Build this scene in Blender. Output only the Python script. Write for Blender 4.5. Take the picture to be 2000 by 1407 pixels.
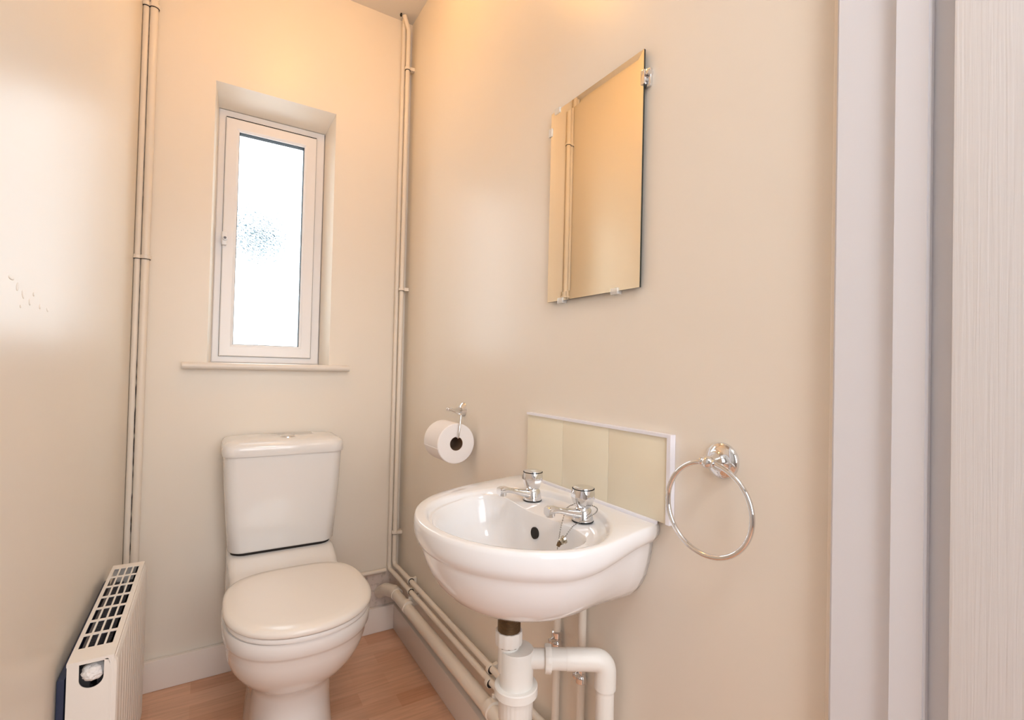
import bpy, bmesh, math, random
from mathutils import Vector, Matrix, noise
for o in list(bpy.data.objects): bpy.data.objects.remove(o)
scene = bpy.context.scene
COL = scene.collection
PI = math.pi

# ------------------------------------------------------------------ camera
R2 = Vector((0.85134369, -0.52405355, 0.02412044))
U2 = Vector((-0.02894419, -0.00101352, 0.99958052))
F2 = Vector((0.52380927, 0.85168471, 0.01603116))
cam_d = bpy.data.cameras.new('camera'); cam = bpy.data.objects.new('camera', cam_d); COL.objects.link(cam)
m = Matrix((R2, U2, -F2)).transposed().to_4x4(); m.translation = Vector((-0.646637, -1.868822, 1.017))
cam.matrix_world = m
cam_d.sensor_fit = 'HORIZONTAL'; cam_d.sensor_width = 36; cam_d.lens = 957.2/2000*36
cam_d.clip_start = 0.01
scene.camera = cam

# ------------------------------------------------------------------ light
scene.view_settings.view_transform = 'Standard'; scene.view_settings.look = 'None'
scene.view_settings.gamma = 1; scene.view_settings.use_curve_mapping = False
scene.view_settings.exposure = 0.78
w = bpy.data.worlds.new('sky'); scene.world = w; w.use_nodes = True
bg = w.node_tree.nodes['Background']; bg.inputs[0].default_value = (0.96, 0.97, 1.0, 1); bg.inputs[1].default_value = 3.45
HALL_BACK = -3.2
CEIL = 2.372
def portal(name, loc, rot, sx, sy):
    l = bpy.data.lights.new(name, 'AREA'); l.shape = 'RECTANGLE'; l.size = sx; l.size_y = sy
    l.cycles.is_portal = True
    o = bpy.data.objects.new(name, l); COL.objects.link(o); o.location = loc; o.rotation_euler = rot
portal('window_portal', (-0.48, 0.17, 1.45), (-PI/2, 0, 0), 0.30, 0.84)
portal('hall_fill_portal', (-0.45, HALL_BACK-0.02, 1.45), (PI/2, 0, 0), 1.5, 1.5)  # portal for the added hall window that fills the room
LAMP_E = 22.0
HALL_FILL_E = 12.5  # strength of the added hall fill lamp

# ------------------------------------------------------------------ helpers
def mat(name, col, rough=0.5, metal=0.0, coat=0.0, ior=1.45, spec=0.5):
    m = bpy.data.materials.new(name); m.use_nodes = True
    p = m.node_tree.nodes['Principled BSDF']
    p.inputs['Base Color'].default_value = (*col, 1); p.inputs['Roughness'].default_value = rough
    p.inputs['Metallic'].default_value = metal; p.inputs['Coat Weight'].default_value = coat
    p.inputs['Coat Roughness'].default_value = 0.06
    p.inputs['IOR'].default_value = ior; p.inputs['Specular IOR Level'].default_value = spec
    return m
def N(m, t, **kw):
    n = m.node_tree.nodes.new(t)
    for k, v in kw.items():
        if k in n.inputs: n.inputs[k].default_value = v
        else: setattr(n, k, v)
    return n
def L(m, a, b): m.node_tree.links.new(a, b)
def P(m): return m.node_tree.nodes['Principled BSDF']
def add_bump(m, scale, strength, dist=0.002, detail=3, stretch=None):
    tc = N(m, 'ShaderNodeTexCoord'); no = N(m, 'ShaderNodeTexNoise'); no.inputs['Scale'].default_value = scale
    no.inputs['Detail'].default_value = detail
    src = tc.outputs['Object']
    if stretch:
        mp = N(m, 'ShaderNodeMapping'); mp.inputs['Scale'].default_value = stretch; L(m, src, mp.inputs[0]); src = mp.outputs[0]
    L(m, src, no.inputs['Vector'])
    b = N(m, 'ShaderNodeBump'); b.inputs['Strength'].default_value = strength; b.inputs['Distance'].default_value = dist
    L(m, no.outputs['Fac'], b.inputs['Height']); L(m, b.outputs[0], P(m).inputs['Normal'])
    return no
def mesh_obj(name, bm, m, parent=None, smooth=True, auto=35):
    bmesh.ops.recalc_face_normals(bm, faces=bm.faces)
    me = bpy.data.meshes.new(name); bm.to_mesh(me); bm.free()
    if m: me.materials.append(m)
    if smooth:
        me.polygons.foreach_set('use_smooth', [True]*len(me.polygons))
        if auto: me.set_sharp_from_angle(angle=math.radians(auto))
    o = bpy.data.objects.new(name, me); COL.objects.link(o)
    if parent: o.parent = parent; o.matrix_parent_inverse = Matrix.Translation(-parent.location)
    return o
def thing(name, label, cat, loc=(0, 0, 0), group=None):
    o = bpy.data.objects.new(name, None); COL.objects.link(o); o.location = loc; o.empty_display_size = .05
    tag(o, label, cat, group); return o
def tag(o, label, cat, group=None):
    o['label'] = label; o['category'] = cat
    if group: o['group'] = group
    return o
def struct(o, label=None):
    o['kind'] = 'structure'
    if label: o['label'] = label
    return o
def box(bm, x0, x1, y0, y1, z0, z1, bev=0.0, seg=2):
    r = bmesh.ops.create_cube(bm, size=1)
    vs = r['verts']
    for v in vs:
        v.co = Vector(((x0+x1)/2+v.co.x*(x1-x0), (y0+y1)/2+v.co.y*(y1-y0), (z0+z1)/2+v.co.z*(z1-z0)))
    if bev > 0:
        es = set(e for v in vs for e in v.link_edges)
        bmesh.ops.bevel(bm, geom=list(es), offset=bev, segments=seg, affect='EDGES', profile=0.6)
def newbox(*a, **k):
    bm = bmesh.new(); box(bm, *a, **k); return bm
def loft(bm, rings, cap0=True, cap1=True, closed=True):
    vr = [[bm.verts.new(p) for p in r] for r in rings]
    n = len(rings[0])
    for a, b in zip(vr[:-1], vr[1:]):
        for i in range(n if closed else n-1):
            j = (i+1) % n
            try: bm.faces.new((a[i], a[j], b[j], b[i]))
            except ValueError: pass
    if cap0: bm.faces.new(list(reversed(vr[0])))
    if cap1: bm.faces.new(vr[-1])
    return vr
def frame_of(d):
    d = d.normalized(); a = Vector((0, 0, 1)) if abs(d.z) < 0.9 else Vector((1, 0, 0))
    u = d.cross(a).normalized(); v = d.cross(u).normalized(); return u, v
def tube(bm, pts, r, n=16, closed=False, caps=True):
    pts = [Vector(p) for p in pts]; rings = []
    k = len(pts); rr = r if isinstance(r, (list, tuple)) else [r]*k
    u = None
    for i in range(k):
        if closed: d = (pts[(i+1) % k]-pts[i-1])
        else: d = pts[min(i+1, k-1)]-pts[max(i-1, 0)]
        d.normalize()
        if u is None: u, _ = frame_of(d)
        u = (u-d*u.dot(d)).normalized(); v = d.cross(u)
        rings.append([pts[i]+u*math.cos(2*PI*j/n)*rr[i]+v*math.sin(2*PI*j/n)*rr[i] for j in range(n)])
    if closed: rings.append(rings[0]); 
    if closed:
        vr = [[bm.verts.new(p) for p in r_] for r_ in rings[:-1]]; vr.append(vr[0])
        for a, b in zip(vr[:-1], vr[1:]):
            for i in range(n): bm.faces.new((a[i], a[(i+1) % n], b[(i+1) % n], b[i]))
    else: loft(bm, rings, caps, caps)
def lathe(bm, prof, origin=(0, 0, 0), axis=(0, 0, 1), n=32):
    """prof: list of (radius, distance along axis)"""
    ax = Vector(axis).normalized(); u, v = frame_of(ax); o = Vector(origin)
    rings = [[o+ax*h+(u*math.cos(2*PI*j/n)+v*math.sin(2*PI*j/n))*max(r, 1e-5) for j in range(n)] for r, h in prof]
    loft(bm, rings)
def bend(pts, rad, seg=8):
    """round the corners of a poly-line"""
    pts = [Vector(p) for p in pts]; out = [pts[0]]
    for i in range(1, len(pts)-1):
        a, b, c = pts[i-1], pts[i], pts[i+1]
        d1 = (a-b).normalized(); d2 = (c-b).normalized()
        if d1.angle(d2) > PI-.03: out.append(b); continue
        ang = d1.angle(d2); t = min(rad/math.tan(ang/2), (a-b).length*.49, (c-b).length*.49)
        p0 = b+d1*t; p2 = b+d2*t
        for s in range(seg+1):
            q = s/seg; out.append(p0*(1-q)**2+b*2*q*(1-q)+p2*q*q)
    out.append(pts[-1]); return out
def smooth(t, a, b):
    t = max(0, min(1, (t-a)/(b-a))); return t*t*(3-2*t)
def catmull(pts, seg=8):
    pts = [Vector(p) for p in pts]; out = []
    q = [pts[0]*2-pts[1]]+pts+[pts[-1]*2-pts[-2]]
    for i in range(1, len(q)-2):
        for s in range(seg):
            t = s/seg; p0, p1, p2, p3 = q[i-1:i+3]
            out.append(0.5*((2*p1)+(p2-p0)*t+(2*p0-5*p1+4*p2-p3)*t*t+(3*p1-p0-3*p2+p3)*t**3))
    out.append(pts[-1]); return out

# ------------------------------------------------------------------ materials
def wall_mat():
    m = mat('wall_paint_cream', (0.86, 0.795, 0.70), rough=0.33, spec=0.42)
    tc = N(m, 'ShaderNodeTexCoord'); no = N(m, 'ShaderNodeTexNoise', Scale=4.0, Detail=2.0)
    no2 = N(m, 'ShaderNodeTexNoise', Scale=220.0, Detail=3.0)
    L(m, tc.outputs['Object'], no.inputs['Vector']); L(m, tc.outputs['Object'], no2.inputs['Vector'])
    b = N(m, 'ShaderNodeBump'); b.inputs['Strength'].default_value = 0.25; b.inputs['Distance'].default_value = 0.01
    b2 = N(m, 'ShaderNodeBump'); b2.inputs['Strength'].default_value = 0.10; b2.inputs['Distance'].default_value = 0.0006
    L(m, no.outputs['Fac'], b.inputs['Height']); L(m, no2.outputs['Fac'], b2.inputs['Height'])
    L(m, b.outputs[0], b2.inputs['Normal']); L(m, b2.outputs[0], P(m).inputs['Normal'])
    return m
M_wall = wall_mat()
def back_wall_mat():
    m = wall_mat(); m.name = 'wall_paint_cream_with_bare_patch'
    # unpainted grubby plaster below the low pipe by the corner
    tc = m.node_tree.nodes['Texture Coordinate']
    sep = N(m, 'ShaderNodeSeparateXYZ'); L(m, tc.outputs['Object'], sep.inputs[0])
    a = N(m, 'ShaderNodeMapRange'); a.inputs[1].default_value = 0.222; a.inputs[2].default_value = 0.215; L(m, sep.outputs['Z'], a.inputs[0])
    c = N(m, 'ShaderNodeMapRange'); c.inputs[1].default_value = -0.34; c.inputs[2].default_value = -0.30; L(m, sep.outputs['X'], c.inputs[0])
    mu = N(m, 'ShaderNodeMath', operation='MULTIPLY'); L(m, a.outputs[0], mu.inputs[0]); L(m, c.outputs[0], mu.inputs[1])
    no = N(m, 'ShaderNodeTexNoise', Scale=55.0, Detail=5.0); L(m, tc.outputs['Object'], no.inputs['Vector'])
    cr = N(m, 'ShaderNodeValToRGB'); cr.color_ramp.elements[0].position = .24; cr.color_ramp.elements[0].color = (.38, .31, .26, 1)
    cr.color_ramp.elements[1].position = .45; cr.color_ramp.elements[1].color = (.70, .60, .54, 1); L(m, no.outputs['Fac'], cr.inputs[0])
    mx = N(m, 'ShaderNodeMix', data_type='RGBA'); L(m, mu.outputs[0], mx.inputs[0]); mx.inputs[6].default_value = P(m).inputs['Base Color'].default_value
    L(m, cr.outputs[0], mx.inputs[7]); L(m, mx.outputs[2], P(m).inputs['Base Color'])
    return m
M_wall_back = back_wall_mat()
M_ceil = mat('ceiling_paint', (0.80, 0.77, 0.72), 0.6)
M_hall = mat('hall_paint', (0.48, 0.46, 0.43), 0.6)
M_pipe = mat('cream_painted_pipe', (0.85, 0.775, 0.68), 0.28); add_bump(M_pipe, 60, .15, .001)
M_skirt = mat('white_gloss_skirting', (0.89, 0.82, 0.76), 0.28); add_bump(M_skirt, 40, .15, .001)
M_frame = mat('white_gloss_door_lining', (0.79, 0.805, 0.86), 0.35); add_bump(M_frame, 30, .12, .001)
M_upvc = mat('white_plastic_frame', (0.84, 0.83, 0.84), 0.25)
M_ceramic = mat('white_ceramic', (0.86, 0.84, 0.82), 0.12, coat=0.4)
M_basin = mat('white_basin_ceramic', (0.86, 0.86, 0.87), 0.10, coat=0.4)
M_seat = mat('cream_white_seat_plastic', (0.86, 0.81, 0.75), 0.16)
M_chrome = mat('chrome', (0.78, 0.78, 0.79), 0.05, metal=1.0)
M_dark = mat('dark_gap', (0.02, 0.015, 0.012), 0.8)
M_black = mat('sash_shadow_black', (0.006, 0.008, 0.010), 0.6, spec=.15)
M_brass = mat('tarnished_brass_thread', (0.16, 0.10, 0.05), 0.4, metal=0.7)
M_plastic = mat('white_waste_plastic', (0.86, 0.84, 0.80), 0.3)
M_tile = mat('cream_glazed_tile', (0.86, 0.80, 0.64), 0.2); 
M_grout = mat('pale_grout', (0.80, 0.76, 0.64), 0.8)
M_trim = mat('white_plastic_tile_trim', (0.88, 0.88, 0.95), 0.3)
M_paper = mat('tissue_paper', (0.88, 0.84, 0.82), 0.9); add_bump(M_paper, 300, .2, .0005)
M_card = mat('brown_card_core', (0.20, 0.12, 0.07), 0.8)
M_rad = mat('white_radiator_enamel', (0.87, 0.82, 0.76), 0.45)
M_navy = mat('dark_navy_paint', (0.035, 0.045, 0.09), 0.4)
M_fin = mat('grey_convector_steel', (0.16, 0.15, 0.16), 0.45, metal=.3)
M_tape = mat('crumpled_white_paper', (0.85, 0.83, 0.82), 0.7); add_bump(M_tape, 60, .6, .004, 4)
M_clear = mat('clear_plastic_clip', (0.95, 0.95, 0.93), 0.1); P(M_clear).inputs['Alpha'].default_value = .55

def floor_mat():
    m = mat('beech_strip_laminate', (0.6, 0.35, 0.2), 0.28)
    tc = N(m, 'ShaderNodeTexCoord'); mp = N(m, 'ShaderNodeMapping'); L(m, tc.outputs['Object'], mp.inputs[0])
    mp.inputs['Location'].default_value = (0.13, 0.02, 0)
    br = N(m, 'ShaderNodeTexBrick'); L(m, mp.outputs[0], br.inputs['Vector'])
    br.offset = 0.37; br.squash = 1.0; br.offset_frequency = 2
    for k, v in {'Scale': 1.0, 'Mortar Size': 0.0, 'Brick Width': 0.27, 'Row Height': 0.062, 'Bias': 0.0}.items(): br.inputs[k].default_value = v
    br.inputs['Color1'].default_value = (0.68, 0.37, 0.23, 1); br.inputs['Color2'].default_value = (0.80, 0.50, 0.34, 1)
    mp2 = N(m, 'ShaderNodeMapping'); mp2.inputs['Scale'].default_value = (7, 90, 1); L(m, tc.outputs['Object'], mp2.inputs[0])
    no = N(m, 'ShaderNodeTexNoise', Scale=1.0, Detail=5.0, Distortion=.6); L(m, mp2.outputs[0], no.inputs['Vector'])
    cr = N(m, 'ShaderNodeValToRGB'); cr.color_ramp.elements[0].position = .25; cr.color_ramp.elements[0].color = (.72, .66, .60, 1)
    cr.color_ramp.elements[1].position = .75; cr.color_ramp.elements[1].color = (1.12, 1.12, 1.12, 1); L(m, no.outputs['Fac'], cr.inputs[0])
    mx = N(m, 'ShaderNodeMix', data_type='RGBA', blend_type='MULTIPLY'); mx.inputs[0].default_value = .6
    L(m, br.outputs['Color'], mx.inputs[6]); L(m, cr.outputs[0], mx.inputs[7]); L(m, mx.outputs[2], P(m).inputs['Base Color'])
    return m
M_floor = floor_mat()
def door_mat():
    m = mat('white_painted_wood_grain', (0.80, 0.80, 0.82), 0.35)
    tc = N(m, 'ShaderNodeTexCoord'); mp = N(m, 'ShaderNodeMapping'); mp.inputs['Scale'].default_value = (1, 160, 3.0); L(m, tc.outputs['Object'], mp.inputs[0])
    no = N(m, 'ShaderNodeTexNoise', Scale=1.6, Detail=4.0, Distortion=.8); L(m, mp.outputs[0], no.inputs['Vector'])
    b = N(m, 'ShaderNodeBump'); b.inputs['Strength'].default_value = .35; b.inputs['Distance'].default_value = .0012
    L(m, no.outputs['Fac'], b.inputs['Height']); L(m, b.outputs[0], P(m).inputs['Normal']); return m
M_door = door_mat()
def glass_mat(name, obscured):
    m = bpy.data.materials.new(name); m.use_nodes = True; nt = m.node_tree
    for n in list(nt.nodes): nt.nodes.remove(n)
    out = N(m, 'ShaderNodeOutputMaterial'); tr = N(m, 'ShaderNodeBsdfTransparent')
    if not obscured:
        tr.inputs[0].default_value = (.95, .97, .97, 1)
        gl = N(m, 'ShaderNodeBsdfGlossy'); gl.inputs['Roughness'].default_value = .02
        mx = N(m, 'ShaderNodeMixShader'); mx.inputs[0].default_value = .06
        L(m, tr.outputs[0], mx.inputs[1]); L(m, gl.outputs[0], mx.inputs[2]); L(m, mx.outputs[0], out.inputs[0]); return m
    tr.inputs[0].default_value = (.93, .98, 1, 1)
    rf = N(m, 'ShaderNodeBsdfRefraction'); rf.inputs['IOR'].default_value = 1.3; rf.inputs['Roughness'].default_value = 0.0
    rf.inputs['Color'].default_value = (.93, .98, 1, 1)
    tc = N(m, 'ShaderNodeTexCoord'); no = N(m, 'ShaderNodeTexNoise', Scale=60.0, Detail=2.0); L(m, tc.outputs['Object'], no.inputs['Vector'])
    vo = N(m, 'ShaderNodeTexVoronoi', Scale=95.0, feature='DISTANCE_TO_EDGE')
    av = N(m, 'ShaderNodeVectorMath', operation='MULTIPLY_ADD'); av.inputs[1].default_value = (.02, .02, .02)
    L(m, no.outputs['Color'], av.inputs[0]); L(m, tc.outputs['Object'], av.inputs[2]); L(m, av.outputs[0], vo.inputs['Vector'])
    b = N(m, 'ShaderNodeBump'); b.inputs['Strength'].default_value = 1.0; b.inputs['Distance'].default_value = .0022
    L(m, vo.outputs['Distance'], b.inputs['Height']); L(m, b.outputs[0], rf.inputs['Normal'])
    mx = N(m, 'ShaderNodeMixShader'); mx.inputs[0].default_value = .3
    L(m, tr.outputs[0], mx.inputs[1]); L(m, rf.outputs[0], mx.inputs[2]); L(m, mx.outputs[0], out.inputs[0]); return m
M_glass = glass_mat('obscured_glass', True)
M_glass_clear = glass_mat('clear_glass', False)

# ------------------------------------------------------------------ room shell
XL = -0.853
BLOBS = [(-1.053, 1.111, .007, .005, 0), (-1.030, 1.103, .004, .008, .9), (-1.008, 1.096, .003, .011, .8), (-.980, 1.089, .003, .008, .7), (-.964, 1.101, .003, .005, 0), (-.934, 1.087, .003, .006, .3), (-.896, 1.086, .004, .005, -.2), (-1.016, 1.080, .002, .004, 0)]
YF = -1.57            # room side of the entrance wall
# floor, ceiling
struct(mesh_obj('floor', newbox(-1.9, 1.2, HALL_BACK-.1, 0.25, -0.05, 0), M_floor), 'orange beech strip laminate floor')
struct(mesh_obj('ceiling', newbox(-1.9, 1.2, HALL_BACK-.1, 0.25, CEIL, CEIL+.05), M_ceil), 'pale painted ceiling')
bm = newbox(XL-.1, XL, -1.70, 0.25, 0, CEIL)
for y, z, a, b_, ang in BLOBS:      # old drips and filler lumps under the paint
    mtx = Matrix.Translation((XL, y, z)) @ Matrix.Rotation(ang, 4, 'X') @ Matrix.Diagonal((.0006, a*1.5, b_*.6, 1))
    bmesh.ops.create_icosphere(bm, subdivisions=3, radius=1, matrix=mtx)
struct(mesh_obj('wall_left', bm, M_wall), 'cream gloss painted wall behind the radiator')
struct(mesh_obj('wall_right', newbox(0, .1, -1.70, 0.25, 0, CEIL), M_wall), 'cream gloss painted wall carrying mirror and basin')
# back wall with a splayed window opening
H0 = (-0.657, -0.279, 1.011, 1.933)   # opening at room face
H1 = (-0.646, -0.297, 1.011, 1.892)   # opening at the frame
bm = bmesh.new()
def rect(y, x0, x1, z0, z1): return [bm.verts.new((x0, y, z0)), bm.verts.new((x1, y, z0)), bm.verts.new((x1, y, z1)), bm.verts.new((x0, y, z1))]
rs = [rect(0, XL-.1, .1, 0, CEIL), rect(0, *H0), rect(.10, *H1), rect(.25, *H1), rect(.25, XL-.1, .1, 0, CEIL)]
rs.append(rs[0])
for a, b in zip(rs[:-1], rs[1:]):
    for i in range(4): bm.faces.new((a[i], a[(i+1) % 4], b[(i+1) % 4], b[i]))
struct(mesh_obj('wall_back', bm, M_wall_back, smooth=False), 'cream painted wall with the window')
# entrance wall beside the doorway and over it, and the hall behind the camera
bm = bmesh.new(); box(bm, -1.9, -0.835, -1.70, -1.60, 0, CEIL); box(bm, -0.835, 0.0, -1.70, -1.60, 2.07, CEIL)
struct(mesh_obj('wall_front', bm, M_hall, smooth=False))
struct(mesh_obj('wall_front_right', newbox(0.1, 1.2, -1.70, -1.60, 0, CEIL), M_hall, smooth=False))
struct(mesh_obj('wall_hall_left', newbox(-1.9, -1.8, HALL_BACK, -1.70, 0, CEIL), M_hall, smooth=False))
struct(mesh_obj('wall_hall_right', newbox(1.1, 1.2, HALL_BACK, -1.70, 0, CEIL), M_hall, smooth=False))
bm = bmesh.new(); HW = (-1.2, 0.3, .7, 2.2)
y0, y1 = HALL_BACK-.1, HALL_BACK
box(bm, -1.9, HW[0], y0, y1, 0, CEIL); box(bm, HW[1], 1.2, y0, y1, 0, CEIL)
box(bm, HW[0], HW[1], y0, y1, 0, HW[2]); box(bm, HW[0], HW[1], y0, y1, HW[3], CEIL)
struct(mesh_obj('wall_hall_back', bm, M_hall, smooth=False))
w2 = thing('hall_fill_window', 'added hall window for fill daylight', 'window', (-.45, HALL_BACK-.05, HW[2])); struct(w2); del w2['category']; del w2['label']  # window added in the unseen hall to carry fill daylight into the room
bm = bmesh.new()
for a in ((HW[0], HW[0]+.05), (HW[1]-.05, HW[1]), (-.475, -.425)): box(bm, a[0], a[1], y0+.03, y1-.02, HW[2], HW[3])
for a in ((HW[2], HW[2]+.05), (HW[3]-.05, HW[3])): box(bm, HW[0], HW[1], y0+.03, y1-.02, a[0], a[1])
mesh_obj('window_frame', bm, M_upvc, w2, smooth=False)

# skirting boards
def skirt(name, x0, x1, y0, y1, lab):
    return struct(mesh_obj(name, newbox(x0, x1, y0, y1, 0, .094, bev=.004), M_skirt), lab)
skirt('baseboard_back', XL+.001, -.002, -.018, -.0005, 'white gloss skirting board under the window wall')
skirt('baseboard_right', -.018, -.0005, YF, -.0182, 'white gloss skirting board under the basin wall')
skirt('baseboard_left', XL+.0005, XL+.018, YF, -.0182, 'white gloss skirting board behind the radiator')

# ------------------------------------------------------------------ window 1
w1 = thing('window_1', 'narrow white framed window with obscured glass', 'window', (-.47, .10, 1.011)); struct(w1); del w1['category']
def frame_ring(bm, x0, x1, z0, z1, t, y0, y1, bev=.003):
    prof = [(0, y1), (0, y0+bev), (bev, y0), (t-bev, y0), (t, y0+bev), (t, y1)] if bev else [(0, y1), (0, y0), (t, y0), (t, y1)]
    cor = [[Vector((x0+d, y, z0+d)) for d, y in prof], [Vector((x1-d, y, z0+d)) for d, y in prof], [Vector((x1-d, y, z1-d)) for d, y in prof], [Vector((x0+d, y, z1-d)) for d, y in prof]]
    vr = [[bm.verts.new(p) for p in c] for c in cor]; k = len(prof)
    for a, b in ((0, 1), (1, 2), (2, 3), (3, 0)):
        for i in range(k): bm.faces.new((vr[a][i], vr[a][(i+1) % k], vr[b][(i+1) % k], vr[b][i]))
bm = bmesh.new(); frame_ring(bm, -.646, -.299, 1.011, 1.891, .040, .10, .165); mesh_obj('window_frame', bm, M_upvc, w1)
sash = bmesh.new(); frame_ring(sash, -.624, -.328, 1.034, 1.864, .036, .092, .135, .003)
so = mesh_obj('sash', sash, M_upvc, w1)
bm = bmesh.new(); frame_ring(bm, -.6250, -.3270, 1.0330, 1.8650, .003, .0975, .1015, 0); box(bm, -.6235, -.3285, .094, .0974, 1.8638, 1.8664); mesh_obj('sash_shadow_line', bm, M_black, w1, smooth=False)  # black ring and top strip stand in for the shadow gap round the sash
bm = bmesh.new()
# bevelled glazing bead
x0, x1, z0, z1 = -.590, -.362, 1.068, 1.830
def rr(y, t): return [Vector((x0+t, y, z0+t)), Vector((x1-t, y, z0+t)), Vector((x1-t, y, z1-t)), Vector((x0+t, y, z1-t))]
rings = [rr(.0925, -.001), rr(.0930, .001), rr(.098, .0075), rr(.102, .0075), rr(.103, -.002)]
for r in rings:
    pass
vr = [[bm.verts.new(p) for p in r] for r in rings]
for a, b in zip(vr, vr[1:]):
    for i in range(4): bm.faces.new((a[i], a[(i+1) % 4], b[(i+1) % 4], b[i]))
mesh_obj('glazing_bead', bm, M_upvc, w1, smooth=False)
bm = bmesh.new(); frame_ring(bm, x0-.002, x1+.002, z0-.002, z1+.002, .0110, .1022, .1275, 0); mesh_obj('glazing_gasket', bm, M_black, w1, smooth=False)
mesh_obj('glass_pane', newbox(x0, x1, .1278, .1298, z0, z1), M_glass, w1, smooth=False)
bm = bmesh.new(); box(bm, -.626, -.611, .076, .09, 1.415, 1.462, .004, 3); lathe(bm, [(.0075, 0), (.0075, .012), (.006, .014), (0, .014)], (-.6165, .078, 1.437), (0, -1, 0), 20)
lk = mesh_obj('window_lock', bm, M_upvc, w1)
bm = bmesh.new(); lathe(bm, [(.0042, 0), (.0042, .002), (0, .002)], (-.6165, .0635, 1.437), (0, -1, 0), 16)
mesh_obj('keyhole', bm, M_fin, lk)
# sill
bm = bmesh.new(); prof = []
for i in range(9):
    a = -PI/2+PI*i/8; prof.append((-.027-.010*math.cos(a), 1.000+.0105*math.sin(a)))
prof = [(-.0005, .9895)]+prof+[(-.0005, 1.0105)]
sill_x = (-.722, -.213)
loft(bm, [[Vector((x, p[0], p[1])) for p in prof] for x in sill_x])
box(bm, -.655, -.281, -.001, .101, 1.002, 1.0108)
struct(mesh_obj('trim_1', bm, mat('cream_gloss_sill', (.82, .76, .69), .3), auto=50), 'cream gloss window sill with rounded nose')

# ------------------------------------------------------------------ doorway on the right
def hprism(name, pts, z0, z1, m, bev=0.003):
    bm = bmesh.new(); loft(bm, [[Vector((x, y, z)) for x, y in pts] for z in (z0, z1)])
    if bev:
        es = [e for e in bm.edges if abs(e.verts[0].co.z-e.verts[1].co.z) > .1]
        bmesh.ops.bevel(bm, geom=es, offset=bev, segments=3, affect='EDGES')
    return mesh_obj(name, bm, m)
struct(hprism('trim_2', [(.0, -1.562), (-.010, -1.566), (-.0115, -1.574), (.0, -1.5745)], 0, CEIL-.002, M_pipe, 0.001), 'cream painted filler strip along the door lining')
struct(hprism('trim_3', [(.02, -1.574), (-.022, -1.574), (-.022, -1.70), (.02, -1.70)], 0, CEIL-.002, M_frame, .003), 'white gloss door lining at the right')
struct(hprism('trim_4', [(-.0215, -1.636), (-.032, -1.636), (-.032, -1.668), (-.0215, -1.668)], 0, CEIL-.002, M_frame, .002), 'white gloss door stop on the lining')
struct(mesh_obj('trim_5', newbox(-.81, -.02, -1.70, -1.60, 2.04, 2.07), M_frame, smooth=False))
struct(mesh_obj('trim_6', newbox(-.835, -.81, -1.70, -1.60, 0, 2.07), M_frame, smooth=False))
struct(mesh_obj('door_1', newbox(-.046, -.0225, -2.46, -1.690, .01, CEIL-.02, bev=.003), M_door), 'white painted door with raised wood grain standing open')

# ------------------------------------------------------------------ shrub added outside to tint the pane with blue grey swirls
SH = Vector((-.31, 3.0, 2.13))
bm = bmesh.new(); random.seed(9)
for i in range(1300):
    d = Vector((random.gauss(0, 1), random.gauss(0, 1), random.gauss(0, 1))).normalized()*(random.random()**.6)*.29
    c = SH+Vector((d.x, d.y, d.z*1.05)); q = Matrix.Rotation(random.uniform(0, 6.28), 3, d.normalized()); a = .035
    v = [c+q@Vector(p)*a for p in ((-1, 0, 0), (0, -.5, .2), (1, 0, 0), (0, .5, .2))]; bm.faces.new([bm.verts.new(p) for p in v])
t = thing('added_shrub', 'added blue grey foliage outside, tinting the obscured glass', 'shrub', (SH.x, SH.y, 0))
mesh_obj('added_shrub_foliage', bm, mat('added_blue_green_leaf', (.08, .135, .16), .6), t, smooth=False)
bm = bmesh.new(); tube(bm, [(SH.x, SH.y, 0), (SH.x, SH.y, SH.z)], [.03, .012], 10); mesh_obj('added_shrub_trunk', bm, mat('added_shrub_bark', (.14, .12, .11), .9), t)
# ------------------------------------------------------------------ pipes
def pipe(name, label, path, r, n=18, brad=.03, m=None, group=None):
    t = thing(name, label, 'pipe', tuple(path[0]), group)
    bm = bmesh.new(); tube(bm, bend(path, brad) if len(path) > 2 else path, r, n); mesh_obj('pipe_run', bm, m or M_pipe, t, auto=60)
    return t
def clip(t, c, d, wall, r, m=None, dark=True):
    """saddle clip: ring round the pipe at c (axis d) with a foot reaching to the wall direction 'wall' (vector with length)"""
    c = Vector(c); d = Vector(d).normalized(); wv = Vector(wall); bm = bmesh.new()
    tube(bm, [c-d*.006, c-d*.005, c+d*.005, c+d*.006], [r+.0015, r+.0035, r+.0035, r+.0015], 20)
    wd = wv.normalized(); s = d.cross(wd)
    rings = []
    for k in (r*.6, wv.length-.001):
        p = c+wd*k; hw = r*.9 if k == r*.6 else r*1.25; hd = .006
        rings.append([p+s*hw+d*hd, p-s*hw+d*hd, p-s*hw-d*hd, p+s*hw-d*hd])
    loft(bm, rings)
    o = mesh_obj('pipe_clip', bm, m or M_pipe, t)
    if dark:
        bm = bmesh.new(); dd = -d if d.z > .5 else d
        tube(bm, [c+dd*.0045, c+dd*.0072], r+.0022, 20); mesh_obj('clip_gap', bm, M_dark, o)
    return o
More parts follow.
